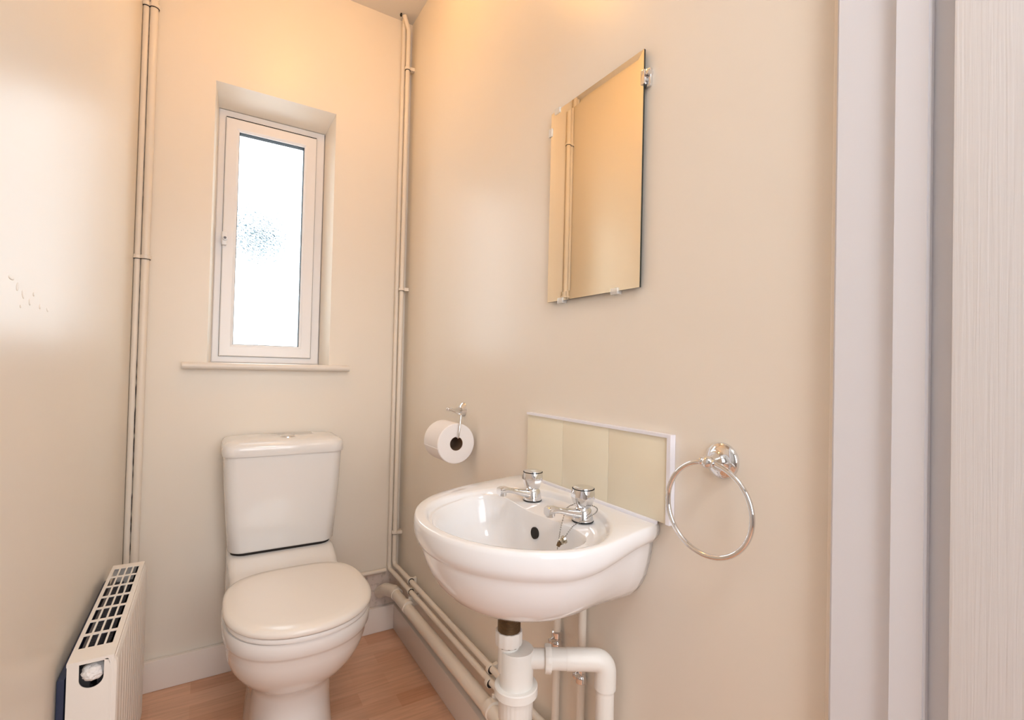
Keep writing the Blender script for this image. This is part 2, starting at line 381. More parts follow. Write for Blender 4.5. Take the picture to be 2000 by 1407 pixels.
# right back corner: front pipe turns forward along the wall, rear pipe turns below it
PA = (-.026, -.034); PB = (-.0375, -.013)
tA = pipe('corner_pipe', 'cream painted pipe down the right corner turned along the wall, upper one',
     [(PA[0]-.02, PA[1]-.004, CEIL-.001), (PA[0], PA[1], CEIL-.05), (PA[0], PA[1], .255), (-.022, -.08, .255), (-.020, -1.116, .260)], .0082, brad=.022)
bm = bmesh.new(); tube(bm, [(PA[0]+.001, PA[1]+.002, CEIL-.02), (PA[0]+.002, PA[1], CEIL-.001)], .019, 12)
for z in (2.17, 1.31, .377): clip(tA, (PA[0], PA[1], z), (0, 0, 1), (.026, 0, 0), .0082)
bm.free()
bm = bmesh.new(); random.seed(4)
for i in range(3):
    a = 2.4+.45*i; box(bm, *(lambda x, y: (x-.0025, x+.0025, y-.003, y+.003))(PA[0]-.022+.012*math.cos(a), PA[1]-.004+.012*math.sin(a)), CEIL-.004, CEIL-.0005)
mesh_obj('ceiling_hole', bm, M_dark, tA, smooth=False)
for y in (-.205, -.785): clip(tA, (-.0215, y, .256), (0, -1, 0), (.021, 0, 0), .0082)
tB = pipe('corner_pipe', 'cream painted pipe tucked in the right corner and turned low, lower thin one',
     [(PB[0], PB[1], CEIL-.001), (PB[0], PB[1], .234), (PB[0]+.004, -.07, .232), (-.030, -1.036, .238)], .0082, brad=.018)
for y in (-.235, -.80): clip(tB, (-.0325, y, .2335), (0, -1, 0), (.0315, 0, 0), .0082)
tC = pipe('branch_pipe', 'cream painted pipe running low across the back wall to the toilet',
     [(-.050, -.0105, .229), (-.30, -.0105, .228)], .0075)
# left corner
tL1 = pipe('riser_pipe', 'cream painted riser pipe tight in the left corner, the thinner one of two', [(-.8440, -.0100, .10), (-.8440, -.0100, CEIL-.001)], .0085)
tL2 = pipe('riser_pipe', 'cream painted riser pipe near the left corner, the thicker one of two', [(-.8243, -.0120, .10), (-.8243, -.0120, CEIL-.001)], .0108)
clip(tL2, (-.8243, -.0120, 1.327), (0, 0, 1), (0, .0115, 0), .0108)
clip(tL2, (-.8243, -.0120, 2.10), (0, 0, 1), (0, .0115, 0), .0108)
clip(tL1, (-.8440, -.0100, 2.10), (0, 0, 1), (-.0088, 0, 0), .0085)
clip(tL1, (-.8440, -.0100, 1.327), (0, 0, 1), (-.0088, 0, 0), .0085)
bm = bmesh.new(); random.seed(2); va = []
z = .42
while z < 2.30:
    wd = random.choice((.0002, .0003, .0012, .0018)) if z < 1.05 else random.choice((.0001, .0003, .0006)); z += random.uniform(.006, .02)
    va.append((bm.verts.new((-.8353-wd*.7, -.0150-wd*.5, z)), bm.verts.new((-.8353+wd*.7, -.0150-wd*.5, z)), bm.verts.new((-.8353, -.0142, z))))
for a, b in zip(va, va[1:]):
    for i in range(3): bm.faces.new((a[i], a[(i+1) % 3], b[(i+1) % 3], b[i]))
mesh_obj('pipe_gap_strip', bm, M_dark, tL2, smooth=False)  # thin dark strip of uneven width between the two risers
# waste pipe along the skirting
t = thing('waste_pipe', 'thick cream painted waste pipe above the skirting, coming out of the back wall', 'pipe', (-.045, -.07, .185))
bm = bmesh.new(); tube(bm, bend([(-.066, -.001, .150), (-.058, -.045, .172), (-.047, -.10, .183), (-.045, -1.215, .194)], .03), .0185, 24); mesh_obj('pipe_run', bm, M_pipe, t, auto=60)
bm = bmesh.new(); tube(bm, bend([(-.068, -.004, .146), (-.060, -.045, .172), (-.046, -.105, .184), (-.0455, -.135, .1843)], .03), .0225, 24); mesh_obj('elbow', bm, M_pipe, t, auto=60)
for y in (-.245, -.835):
    c = Vector((-.045, y, .1855-.008*y)); bm = bmesh.new()
    tube(bm, [c+Vector((0, .011, 0)), c+Vector((0, .010, 0)), c-Vector((0, .010, 0)), c-Vector((0, .011, 0))], [.020, .0225, .0225, .020], 24)
    box(bm, -.040, -.001, y+.004, y+.010, c.z-.004, c.z+.030, .001)
    mesh_obj('pipe_bracket', bm, M_pipe, t)

# ------------------------------------------------------------------ basin
BC = Vector((-.22, -1.11))
def outline(fn, c=BC, n=96):
    out = []
    for i in range(n):
        a = 2*PI*i/n; d = Vector((math.cos(a), math.sin(a))); lo, hi = 0, .6
        for _ in range(30):
            mid = (lo+hi)/2
            if fn(*(c+d*mid)): lo = mid
            else: hi = mid
        out.append(c+d*lo)
    return out
YC = -1.099
def inD(x, y):
    if x > -.001: return False
    h = .211+.010*smooth(-x, .02, .14)
    if x < -.13:
        q = (-.13-x)/.209
        if q >= 1: return False
        h *= (1-q**2.0)**.5
    return abs(y-YC) < h
def inE(x, y, s=1.0):
    return (abs(x+.176)/(.142*s))**2.2+(abs(y+1.122)/(.184*s))**2.2 < 1
def inB(x, y):
    return inE(x, y, .965) and x < -.118-.35*(y+1.10)**2-.012*math.cos((y+1.10)*20)
oD = outline(inD); oE = outline(inE); oB = outline(inB)
def clamp_to(o, lim, gap): return [BC+(p-BC).normalized()*min((p-BC).length, (q-BC).length-gap) for p, q in zip(o, lim)]
oE = clamp_to(oE, oD, .021); oB = clamp_to(oB, oE, .004)
def smooth_loop(o, k=3):
    for _ in range(k): o = [(o[i-1]+o[i]*2+o[(i+1) % len(o)])/4 for i in range(len(o))]
    return o
oB = smooth_loop(oB, 14)
def sc(o, s, c, z, keep=False, sback=None):
    r = []
    for p in o:
        sx = s
        if keep and p.x > c[0]:
            x = c[0]+(p.x-c[0])*1.0
        else: x = c[0]+(p.x-c[0])*s
        r.append((x, c[1]+(p.y-c[1])*s, z))
    return r
cb = (-.165, -1.110)
lip = [(.28, .6010), (.46, .6040), (.60, .6130), (.71, .6270), (.80, .645), (.865, .666), (.905, .685), (.922, .696), (.929, .702), (.940, .707), (.974, .714), (.994, .728), (1.0, .742), (.997, .755), (.988, .7630), (.972, .765)]
rings = []
def kx(x): return smooth(-x, 0, .20)
for s, z in lip:
    ring = []
    for p in oD:
        k = kx(p.x)
        if z > .699: zz = .765-.014*k-(.765-z)*(.52+.28*k)
        else:
            top = .765-.014*k-.065*(.52+.28*k); bot = .601+.021*(1-smooth(-p.x, -.02, .15))
            zz = top+(bot-top)*(.700-z)/(.700-.601)
        sy = s
        if s < .93: sy = s+(.93-s)*.45*(1-smooth(-p.x, 0, .13))
        x = cb[0]+(p.x-cb[0])*(1.0 if p.x > cb[0] else s)
        ring.append(Vector((x, cb[1]+(p.y-cb[1])*sy, zz)))
    rings.append(ring)
def V3(o): return [Vector(p) for p in o]
ec = (-.176, -1.122); bc = (-.172, -1.122)
for s_, dz in ((1.045, 0), (1.02, -.0006), (1.0, -.004), (.985, -.0105), (.972, -.0130)):
    rings.append([Vector((p[0], p[1], min(.765-.014*kx(p[0])+dz, .7520 if s_ < .98 else 9))) for p in sc(oE, s_, ec, 0)])
for i, (s, z) in enumerate([(1.0, .7500), (.985, .7480), (.965, .741), (.94, .728), (.89, .703), (.81, .675), (.67, .652), (.45, .638), (.22, .631), (.115, .629)]):
    rings.append([Vector((p[0], p[1], z-(.011*smooth(-p[0], .12, .25) if z > .74 else 0))) for p in sc(oB, s, bc, z)])
bm = bmesh.new(); loft(bm, rings, True, True)
tb = thing('wash_basin', 'white ceramic cloakroom basin hung on the right wall', 'basin', (0, -1.11, .66))
bowl = mesh_obj('bowl', bm, M_basin, tb, auto=80)
# overflow hole and drain
bm = bmesh.new(); lathe(bm, [(.0, -.004), (.0105, -.004), (.0105, .0014), (0, .0014)], (-.1330, -1.127, .716), (-1, 0, .08), 20)
mesh_obj('overflow_hole', bm, M_dark, tb)
bm = bmesh.new(); lathe(bm, [(.022, 0), (.022, .003), (.017, .0045), (.012, .002), (0, .002)], (-.172, -1.122, .6295), (0, 0, 1), 24)
mesh_obj('drain', bm, M_chrome, tb)
# sealant line
bm = bmesh.new(); box(bm, -.0135, -.0096, -1.305, -.907, .7640, .7705, .0015); mesh_obj('sealant', bm, M_trim, tb)

# ------------------------------------------------------------------ taps
def tap(label, loc):
    t = thing('basin_tap', label, 'tap', loc, 'chrome taps on the basin'); o = Vector(loc)
    bm = bmesh.new(); lathe(bm, [(0, 0), (.0190, 0), (.0190, .0014), (0, .0014)], o, (0, 0, 1), 32); mesh_obj('base_washer', bm, M_black, t)
    bm = bmesh.new(); lathe(bm, [(0, .0012), (.0185, .0012), (.0186, .003), (.0178, .007), (.0165, .014), (.0150, .020), (.0120, .0235), (.0105, .026), (0, .026)], o, (0, 0, 1), 32)
    mesh_obj('body', bm, M_chrome, t)
    # spout: tapering square-ish arm ending in a downward nozzle
    st = [(-.004, .0120, .0125, .0095), (-.018, .0150, .0105, .0075), (-.036, .0200, .0088, .0058), (-.055, .0255, .0082, .0050), (-.064, .0278, .0088, .0062), (-.073, .0275, .0092, .0072), (-.079, .0262, .0086, .0068)]
    bm = bmesh.new(); rings = []
    for x, z, w_, h_ in st:
        ring = []
        for j in range(20):
            a = 2*PI*j/20; ca, sa = math.cos(a), math.sin(a)
            ring.append(o+Vector((x, w_*math.copysign(abs(ca)**.7, ca), z+h_*math.copysign(abs(sa)**.7, sa))))
        rings.append(ring)
    loft(bm, rings)
    lathe(bm, [(0, 0), (.0074, 0), (.0078, .003), (.0080, .012), (0, .012)], o+Vector((-.0705, 0, .0165)), (0, 0, 1), 20)
    mesh_obj('spout', bm, M_chrome, t)
    # faceted handle
    bm = bmesh.new(); n = 16; rings = []
    for z, r, f in ((.0245, .0130, 0), (.026, .0155, .05), (.034, .0190, .16), (.045, .0220, .16), (.053, .0222, .07), (.0600, .0196, 0), (.0615, .0190, 0)):
        ring = []
        for j in range(n*2):
            a = 2*PI*j/(n*2); facet = math.cos(PI/7)/math.cos(((a+.2) % (2*PI/7))-PI/7)
            ring.append(o+Vector((math.cos(a), math.sin(a), 0))*r*(1-(1-facet)*(1 if f else 0)*1.0)+Vector((0, 0, .0245+(z-.0245)*.86)))
        rings.append(ring)
    loft(bm, rings)
    hd = mesh_obj('handle', bm, M_chrome, t, auto=14)
    bm = bmesh.new(); lathe(bm, [(0, .0560), (.0196, .0560), (.0196, .0572), (0, .0572)], o, (0, 0, 1), 32); mesh_obj('handle_ring', bm, M_black, hd)
    bm = bmesh.new(); lathe(bm, [(0, .0568), (.0186, .0568), (.0183, .0588), (.015, .0598), (0, .0600)], o, (0, 0, 1), 32); mesh_obj('handle_cap', bm, M_chrome, hd)
    return t
T1 = (-.0850, -1.047, .7515); T2 = (-.0815, -1.200, .7515)
tap('chrome basin tap further from the door, no chain round it', T1)
tap('chrome basin tap nearer the door with the plug chain looped round it', T2)
# plug chain
def chain_path():
    o = Vector(T2); p = []
    p += [(-.148, -1.211, .700), (-.143, -1.209, .714), (-.138, -1.206, .727), (-.130, -1.199, .740), (-.122, -1.193, .750), (-.112, -1.184, .762), (-.100, -1.176, .771), (-.083, -1.1735, .774),
          (-.064, -1.184, .774), (-.0625, -1.203, .773), (-.074, -1.214, .770), (-.088, -1.2145, .765), (-.1005, -1.2125, .758), (-.112, -1.215, .7525), (-.124, -1.218, .747), (-.134, -1.219, .738), (-.139, -1.218, .732)]
    p = [Vector(q) if i < 5 or i > 12 else Vector((T2[0]+(q[0]+.083)*1.13, T2[1]+(q[1]+1.194)*1.13, q[2])) for i, q in enumerate(p)]
    return catmull(p, 10)
tc_ = thing('plug_chain', 'fine ball chain with a chrome stay hanging from the nearer tap into the bowl', 'plug chain', (-.15, -1.2, .72))
cp = chain_path(); acc = 0; beads = [cp[0]]
for a, b in zip(cp, cp[1:]):
    acc += (b-a).length
    if acc > .0032: beads.append(b); acc = 0
bm = bmesh.new()
for b in beads: bmesh.ops.create_icosphere(bm, subdivisions=1, radius=.0013, matrix=Matrix.Translation(b))
tube(bm, cp, .0004, 5)
M_chain = mat('dull_nickel', (.30, .29, .27), .3, metal=1.0)
mesh_obj('ball_chain', bm, M_chain, tc_)
bm = bmesh.new(); e = Vector((-.138, -1.217, .733))
lathe(bm, [(0, 0), (.0050, 0), (.0060, .003), (.0045, .006), (.0070, .007), (.0070, .0105), (0, .0105)], e-Vector((.006, 0, .004)), (.75, -.1, .35), 16)
mesh_obj('chain_stay', bm, mat('worn_chrome', (.55, .52, .45), .2, metal=1.0), tc_)
bm = bmesh.new(); tube(bm, [e-Vector((.006, 0, .004)), e-Vector((.010, 0, .010))], [.004, .003], 10); mesh_obj('brass_stud', bm, M_brass, tc_)

# ------------------------------------------------------------------ bottle trap and waste under the basin
AX = Vector((-.168, -1.131))
tt = thing('bottle_trap', 'white plastic bottle trap and bent waste pipe under the basin', 'trap', (AX.x, AX.y, .38))
IN = Vector((-.180, -1.122))
bm = bmesh.new(); prof = [(0, .520)]
z = .525
while z < .604: prof += [(.0205, z), (.0195, z+.0012)]; z += .0024
prof.append((0, z)); lathe(bm, prof, (IN.x, IN.y, 0), (0, 0, 1), 28); mesh_obj('brass_tail', bm, M_brass, tt)
bm = bmesh.new(); rings = []
for z, r in ((.5270, .0195), (.5270, .0232), (.530, .0242), (.547, .0242), (.551, .0232), (.551, .0205)):
    rings.append([Vector((IN.x+math.cos(2*PI*j/48)*(r-(.0012 if j % 4 == 0 else 0)), IN.y+math.sin(2*PI*j/48)*(r-(.0012 if j % 4 == 0 else 0)), z)) for j in range(48)])
loft(bm, rings, True, False); mesh_obj('inlet_nut', bm, M_plastic, tt)
bm = bmesh.new(); lathe(bm, [(0, .480), (.0185, .480), (.0185, .528), (0, .528)], (IN.x, IN.y, 0)); 
lathe(bm, [(0, .445), (.0300, .445), (.0300, .5175), (.0290, .5195), (0, .521)], (AX.x, AX.y, 0)); mesh_obj('trap_body', bm, M_plastic, tt)
bm = bmesh.new(); lathe(bm, [(0, .440), (.036, .440), (.0385, .442), (.0385, .4555), (.037, .4575), (0, .459)], (AX.x, AX.y, 0), n=48); mesh_obj('collar', bm, M_plastic, tt)
bm = bmesh.new(); rings = []
for z, r in ((.378, .010), (.3795, .018), (.386, .0255), (.398, .0295), (.442, .0308)):
    rings.append([Vector((AX.x+math.cos(2*PI*j/72)*(r+(.0006 if j % 3 == 0 else 0)), AX.y+math.sin(2*PI*j/72)*(r+(.0006 if j % 3 == 0 else 0)), z)) for j in range(72)])
loft(bm, rings); mesh_obj('cup', bm, M_plastic, tt)
D = Vector((.852, -.524, 0)).normalized(); Z = .502
s0 = Vector((AX.x, AX.y, Z))
bm = bmesh.new(); lathe(bm, [(0, .015), (.0168, .015), (.0168, .053), (0, .053)], s0, D, 32); mesh_obj('outlet', bm, M_plastic, tt)
bm = bmesh.new(); rings = []; u_, v_ = frame_of(D)
for h, r in ((.050, .020), (.050, .0228), (.0515, .0238), (.0595, .0238), (.061, .0228), (.061, .018)):
    rings.append([s0+D*h+(u_*math.cos(2*PI*j/48)+v_*math.sin(2*PI*j/48))*(r-(.0012 if j % 6 == 0 else 0)) for j in range(48)])
loft(bm, rings); mesh_obj('outlet_nut', bm, M_plastic, tt)
EL = s0+D*.158
path = bend([s0+D*.058, EL, EL-Vector((0, 0, .5))], .034, 10); 
bm = bmesh.new(); tube(bm, [s0+D*.058, s0+D*.090], .0182, 32); tube(bm, [EL-Vector((0, 0, .05)), Vector((EL.x, EL.y, .206))], .0160, 32); mesh_obj('pipe_run', bm, M_plastic, tt, auto=60)
bm = bmesh.new(); tube(bm, bend([s0+D*.088, s0+D*.100, EL, EL-Vector((0, 0, .043)), EL-Vector((0, 0, .049))], .036, 12), .0190, 32); mesh_obj('elbow', bm, M_plastic, tt, auto=60)
# supply pipes
def supply(label, y, ztop, tapz):
    t = pipe('supply_pipe', label, [(-.0125, y, .25), (-.0125, y, ztop)], .0080, group='thin supply pipes under the basin')
    bm = bmesh.new(); o = (-.0125, y, tapz)
    lathe(bm, [(0, 0), (.0095, 0), (.0115, .002), (.0115, .011), (.009, .014), (.0085, .020), (.011, .023), (.0115, .034), (.009, .036), (0, .036)], o, (0, 0, 1), 12)
    lathe(bm, [(0, 0), (.006, 0), (.006, .018), (.004, .019), (0, .019)], (-.0125, y, tapz+.018), (-1, 0, 0), 12)
    mesh_obj('isolating_valve', bm, M_chrome, t)
supply('thin cream supply pipe rising behind the trap outlet nut, the left one', -1.044, .66, .434)
supply('thin cream supply pipe with a chrome valve below the waste elbow, the right one', -1.124, .66, .406)

# ------------------------------------------------------------------ splashback
t = thing('splashback', 'three cream glazed tiles with white edge trim behind the basin', 'splashback', (0, -1.12, .762))
ys = [-.910, -1.045, -1.184, -1.322]
for a, b in zip(ys, ys[1:]):
    mesh_obj('tile', newbox(-.0098, -.001, b+.0006, a-.0006, .769, .909, bev=.0012), M_tile, t)
mesh_obj('grout', newbox(-.0088, -.0005, ys[-1], ys[0], .7695, .9088), M_grout, t)
bm = bmesh.new(); ya, yb_, yc = ys[-1]-.0085, ys[-1]-.001, ys[0]+.0005
loft(bm, [[Vector((x, y, z)) for y, z in ((ya, .769), (yb_, .769), (yb_, .9092), (yc, .9092), (yc, .9145), (ya, .9145))] for x in (-.0125, -.0005)])
mesh_obj('edge_trim', bm, M_trim, t)

# ------------------------------------------------------------------ mirror
t = thing('wall_mirror', 'frameless mirror with bright slanted edges on the right wall', 'mirror', (-.005, -1.117, 1.164))
my0, my1, mz0, mz1 = -1.254, -.980, 1.164, 1.587
M_mirror = mat('silvered_glass', (.94, .88, .74), .01, metal=1.0)
bm = bmesh.new()
def mr(x, i): return [Vector((x, my0+i, mz0+i)), Vector((x, my1-i, mz0+i)), Vector((x, my1-i, mz1-i)), Vector((x, my0+i, mz1-i))]
loft(bm, [[v-Vector((.0014*(v.y-my0)/(my1-my0), 0, 0)) for v in mr(-.0098, 0)], [v-Vector((.0014*(v.y-my0)/(my1-my0), 0, 0)) for v in mr(-.0102, .018)]], False, True)
glass_front = mesh_obj('mirror_face', bm, M_mirror, t, smooth=False)
mesh_obj('mirror_back', newbox(-.0097, -.006, my0, my1, mz0, mz1), mat('dark_glass_edge', (.03, .035, .03), .15), t, smooth=False)
def mclip(y, z, vert):
    bm = bmesh.new(); sy, sz = (.009, .006) if vert else (.006, .009)
    box(bm, -.0135, -.0008, y-sy, y+sy, z-sz, z+sz, .0012)
    mesh_obj('mirror_clip', bm, M_clear, t)
mclip(-1.028, mz0, True); mclip(-1.193, mz0, True); mclip(my1+.001, 1.545, False); mclip(-1.003, mz1-.002, True)
bm = bmesh.new(); box(bm, -.0135, -.0008, my0-.005, my0+.004, 1.522, 1.548, .0012); 
lathe(bm, [(0, 0), (.0045, 0), (.0045, .012), (0, .013)], (0, my0-.009, 1.541), (-1, 0, 0), 12); box(bm, -.006, -.0005, my0-.012, my0-.001, 1.518, 1.550, .002)
mesh_obj('mirror_clip', bm, M_chrome, t)['label'] = 'chrome mirror clip with a screw'

# ------------------------------------------------------------------ towel ring
t = thing('towel_ring', 'round chrome towel ring on the wall right of the basin', 'towel ring', (0, -1.415, .886))
PX = -.033; ky, kz = -1.4155, .888
bm = bmesh.new(); lathe(bm, [(0, 0), (.0265, 0), (.0265, .003), (.0250, .006), (.018, .0085), (.012, .012), (.0095, .017), (.0075, .022), (.0050, .028), (.0045, .027), (0, .028)], (-.0005, ky-.0015, kz), (-1, 0, 0), 48)
mesh_obj('wall_plate', bm, M_chrome, t, auto=60)
bm = bmesh.new(); lathe(bm, [(.0001, -.012), (.0055, -.0118), (.0060, -.009), (.0045, -.0075), (.0082, -.004), (.0090, 0), (.0082, .004), (.0045, .0075), (.0060, .009), (.0055, .0118), (.0001, .012)], (PX, ky, kz), (0, 1, 0), 32)
mesh_obj('knuckle', bm, M_chrome, t, auto=60)
RR = .0668; bm = bmesh.new()
cz = kz-RR
tube(bm, [(PX-.06*RR*math.sin(2*PI*i/96), ky+RR*math.sin(2*PI*i/96), cz+RR*math.cos(2*PI*i/96)) for i in range(96)], .0038, 20, closed=True)
mesh_obj('ring', bm, M_chrome, t, auto=None)

# ------------------------------------------------------------------ toilet roll and its holder
t = thing('toilet_roll_holder', 'chrome toilet roll holder with wire arm on the right wall', 'toilet roll holder', (0, -.547, .890))
bm = bmesh.new(); lathe(bm, [(0, 0), (.0215, 0), (.0215, .002), (.019, .006), (.010, .009), (.006, .011), (.005, .030), (.0045, .056), (0, .056)], (-.0005, -.550, .890), (-1, -.35, .04), 32)
mesh_obj('wall_plate', bm, M_chrome, t, auto=60)
K = Vector((-.055, -.570, .8925))
bm = bmesh.new(); bmesh.ops.create_uvsphere(bm, u_segments=20, v_segments=12, radius=.0062, matrix=Matrix.Translation(K+Vector((0, .008, 0)))); mesh_obj('knob', bm, M_chrome, t, auto=None)
RC = Vector((-.064, 0, .8045)); yn, yf = -.640, -.540
bm = bmesh.new(); tube(bm, bend([K, (-.056, -.648, .885), (-.063, -.650, .8215), (-.064, -.600, .8200), (-.064, -.545, .8200)], .006), .0030, 12); mesh_obj('wire_arm', bm, M_chrome, t, auto=None)
t = thing('toilet_roll', 'white toilet roll hanging on the chrome wire holder', 'toilet roll', (RC.x, (yn+yf)/2, RC.z-.055))
bm = bmesh.new(); n = 64; RO, RI = .0555, .0192
prof = [(RI, yn), (RO-.002, yn), (RO, yn+.002), (RO, yf-.002), (RO-.002, yf), (RI, yf)]
rings = [[Vector((RC.x+r*math.cos(2*PI*j/n), y, RC.z+r*math.sin(2*PI*j/n))) for j in range(n)] for r, y in prof]
loft(bm, rings, False, False)
# loose edge of the last sheet
box(bm, RC.x-RO-.0005, RC.x-RO+.004, yn+.001, yf-.001, RC.z-.012, RC.z-.0105)
mesh_obj('paper', bm, M_paper, t, auto=40)
bm = bmesh.new(); rings = [[Vector((RC.x+r*math.cos(2*PI*j/n), y, RC.z+r*math.sin(2*PI*j/n))) for j in range(n)] for r, y in ((.0192, yn+.0005), (.0192, yf-.0005), (.0182, yf-.0005), (.0182, yn+.0005))]
rings.append(rings[0]); loft(bm, rings, False, False); mesh_obj('card_core', bm, M_card, t)

# ------------------------------------------------------------------ toilet
TX = -.433
tt = thing('toilet', 'white close coupled toilet below the window', 'toilet', (TX, -.35, 0))
def egg(z, yf, yb, hw, ex=2.2, ymid=None, n=64, cx=TX, exb=None):
    ym = ymid if ymid is not None else yb-(yb-yf)*.42
    out = []
    for i in range(n):
        a = 2*PI*i/n; c, s = math.cos(a), math.sin(a)
        e = ex if s < 0 else (exb or ex)
        x = hw*math.copysign(abs(c)**(2/e), c); y = math.copysign(abs(s)**(2/e), s)
        y = ym+(y*(ym-yf) if s < 0 else y*(yb-ym)); out.append(Vector((cx+x, y, z)))
    return out
rings = []
for z, yf, yb, hw in ((0.0, -.555, -.10, .108), (.05, -.548, -.10, .102), (.12, -.538, -.10, .097), (.17, -.540, -.10, .098), (.195, -.552, -.10, .105), (.215, -.578, -.10, .121), (.24, -.612, -.10, .141),
                      (.27, -.640, -.10, .154), (.30, -.659, -.11, .161), (.325, -.670, -.12, .164), (.345, -.676, -.13, .166), (.352, -.680, -.14, .169), (.358, -.686, -.14, .172), (.385, -.690, -.14, .1735), (.392, -.688, -.14, .172), (.394, -.67, -.15, .155)):
    yb = -.10-.20*smooth(z, .20, .34); rings.append(egg(z, yf, yb, hw, 2.25, ymid=-.40-.09*smooth(z, .2, .34), exb=3.2))
bm = bmesh.new(); loft(bm, rings)
# platform under the cistern, narrowing into the pan
def slab(y, hw, z0, z1, r=.03, n=8):
    out = []
    for cx_, cz_, a0 in ((hw-r, z1-r, 0), (-hw+r, z1-r, PI/2), (-hw+r, z0+r, PI), (hw-r, z0+r, 1.5*PI)):
        for k in range(n+1):
            a = a0+PI/2*k/n; out.append(Vector((TX+cx_+r*math.cos(a), y, cz_+r*math.sin(a))))
    return out
rings = [slab(-.012, .150, .20, .424, .02), slab(-.04, .154, .20, .426, .02), slab(-.17, .154, .22, .425, .02), slab(-.195, .152, .24, .420, .02), slab(-.225, .152, .25, .408, .02), slab(-.26, .150, .26, .401, .02), slab(-.32, .150, .28, .399, .02), slab(-.36, .15, .28, .390, .02)]
loft(bm, rings)
pan = mesh_obj('pan', bm, M_ceramic, tt, auto=50)
# seat ring, lid
def lidring(z, d): return egg(z, -.703+d, -.318-d, .172-d, 2.15, ymid=-.515, exb=3.3)
bm = bmesh.new(); loft(bm, [lidring(.3945, .012), lidring(.3965, .006), lidring(.402, .004), lidring(.407, .006), lidring(.4075, .02)]); seat = mesh_obj('seat', bm, mat('white_seat_plastic', (.85, .83, .81), .15), tt, auto=50)
bm = bmesh.new(); loft(bm, [lidring(.4085, .010), lidring(.4095, .003), lidring(.413, 0), lidring(.419, 0), lidring(.424, .003), lidring(.4275, .010), lidring(.4295, .030), lidring(.4300, .07)])
mesh_obj('seat_lid', bm, M_seat, tt, auto=50)
# cistern
def cis(z, hw, yf, yb=-.012, r=.035, bow=.012, n=8):
    out = []
    hy = (yb-yf)/2; cy_ = (yb+yf)/2
    for cx_, c2, a0, rr_ in ((hw-.015, hy-.015, 0, .015), (-hw+.015, hy-.015, PI/2, .015), (-hw+r, -hy+r, PI, r), (hw-r, -hy+r, 1.5*PI, r)):
        for k in range(n+1):
            a = a0+PI/2*k/n; x = cx_+rr_*math.cos(a); y = cy_+c2+rr_*math.sin(a)
            if y < cy_: y -= bow*(1-(x/hw)**2)
            out.append(Vector((TX+x, y, z)))
    return out
bm = bmesh.new(); loft(bm, [cis(.4335, .138, -.160), cis(.4345, .150, -.172), cis(.440, .1535, -.176), cis(.52, .1600, -.180), cis(.62, .1670, -.183), cis(.727, .1715, -.185)])
mesh_obj('cistern', bm, M_ceramic, tt, auto=50)
bm = bmesh.new(); loft(bm, [cis(.4245, .145, -.165), cis(.4335, .145, -.165)]); mesh_obj('cistern_gasket', bm, M_dark, tt)
bm = bmesh.new(); loft(bm, [cis(.7265, .168, -.182), cis(.728, .1745, -.190), cis(.733, .1765, -.192), cis(.752, .1765, -.192), cis(.763, .1735, -.189), cis(.7695, .164, -.178), cis(.7725, .148, -.160), cis(.7740, .10, -.12, r=.03)])
lid = mesh_obj('cistern_lid', bm, M_ceramic, tt, auto=50)
bm = bmesh.new(); lathe(bm, [(0, 0), (.0225, 0), (.0225, .0022), (.0195, .0032), (.0185, .0018), (.0165, .0018), (.0155, .0040), (0, .0052)], (TX+.010, -.108, .7738), (0, 0, 1), 40)
mesh_obj('flush_button', bm, M_chrome, tt, auto=50)

# ------------------------------------------------------------------ radiator
rx0, rx1, ry0, ry1, rz0, rz1 = -.838, -.7745, -.775, -.308, .115, .500
tr = thing('radiator', 'white ribbed double panel radiator on the left wall', 'radiator', (-.81, -.54, rz0))
# top grille
bm = bmesh.new()
gx = [rx0, -.8300]; nx, ny = 4, 7
gx0, gx1, gy0, gy1 = -.8315, -.7835, -.727, -.336
xs = [rx0]; bw = .0032; cw = (gx1-gx0-bw*(nx-1))/nx; by = .009; ch = (gy1-gy0-by*(ny-1))/ny
xg = [rx0]+sum([[gx0+i*(cw+bw), gx0+i*(cw+bw)+cw] for i in range(nx)], [])+[rx1]
yg = [ry0]+sum([[gy0+i*(ch+by), gy0+i*(ch+by)+ch] for i in range(ny)], [])+[ry1]
gv = [[bm.verts.new((x, y, rz1)) for y in yg] for x in xg]
for i in range(len(xg)-1):
    for k in range(len(yg)-1):
        if not (i % 2 and k % 2): bm.faces.new((gv[i][k], gv[i+1][k], gv[i+1][k+1], gv[i][k+1]))
rim = [gv[0][0], gv[-1][0], gv[-1][-1], gv[0][-1]]
lowr = {}
def lowv(v):
    if v not in lowr: lowr[v] = bm.verts.new(v.co-Vector((0, 0, .006)))
    return lowr[v]
loop = [gv[i][0] for i in range(len(xg))]+[gv[-1][k] for k in range(1, len(yg))]+[gv[i][-1] for i in range(len(xg)-2, -1, -1)]+[gv[0][k] for k in range(len(yg)-2, 0, -1)]
for a, b in zip(loop, loop[1:]+loop[:1]): bm.faces.new((a, b, lowv(b), lowv(a)))
bmesh.ops.recalc_face_normals(bm, faces=bm.faces)
bmesh.ops.solidify(bm, geom=bm.faces[:], thickness=.0012)
mesh_obj('top_grille', bm, M_rad, tr, smooth=False)
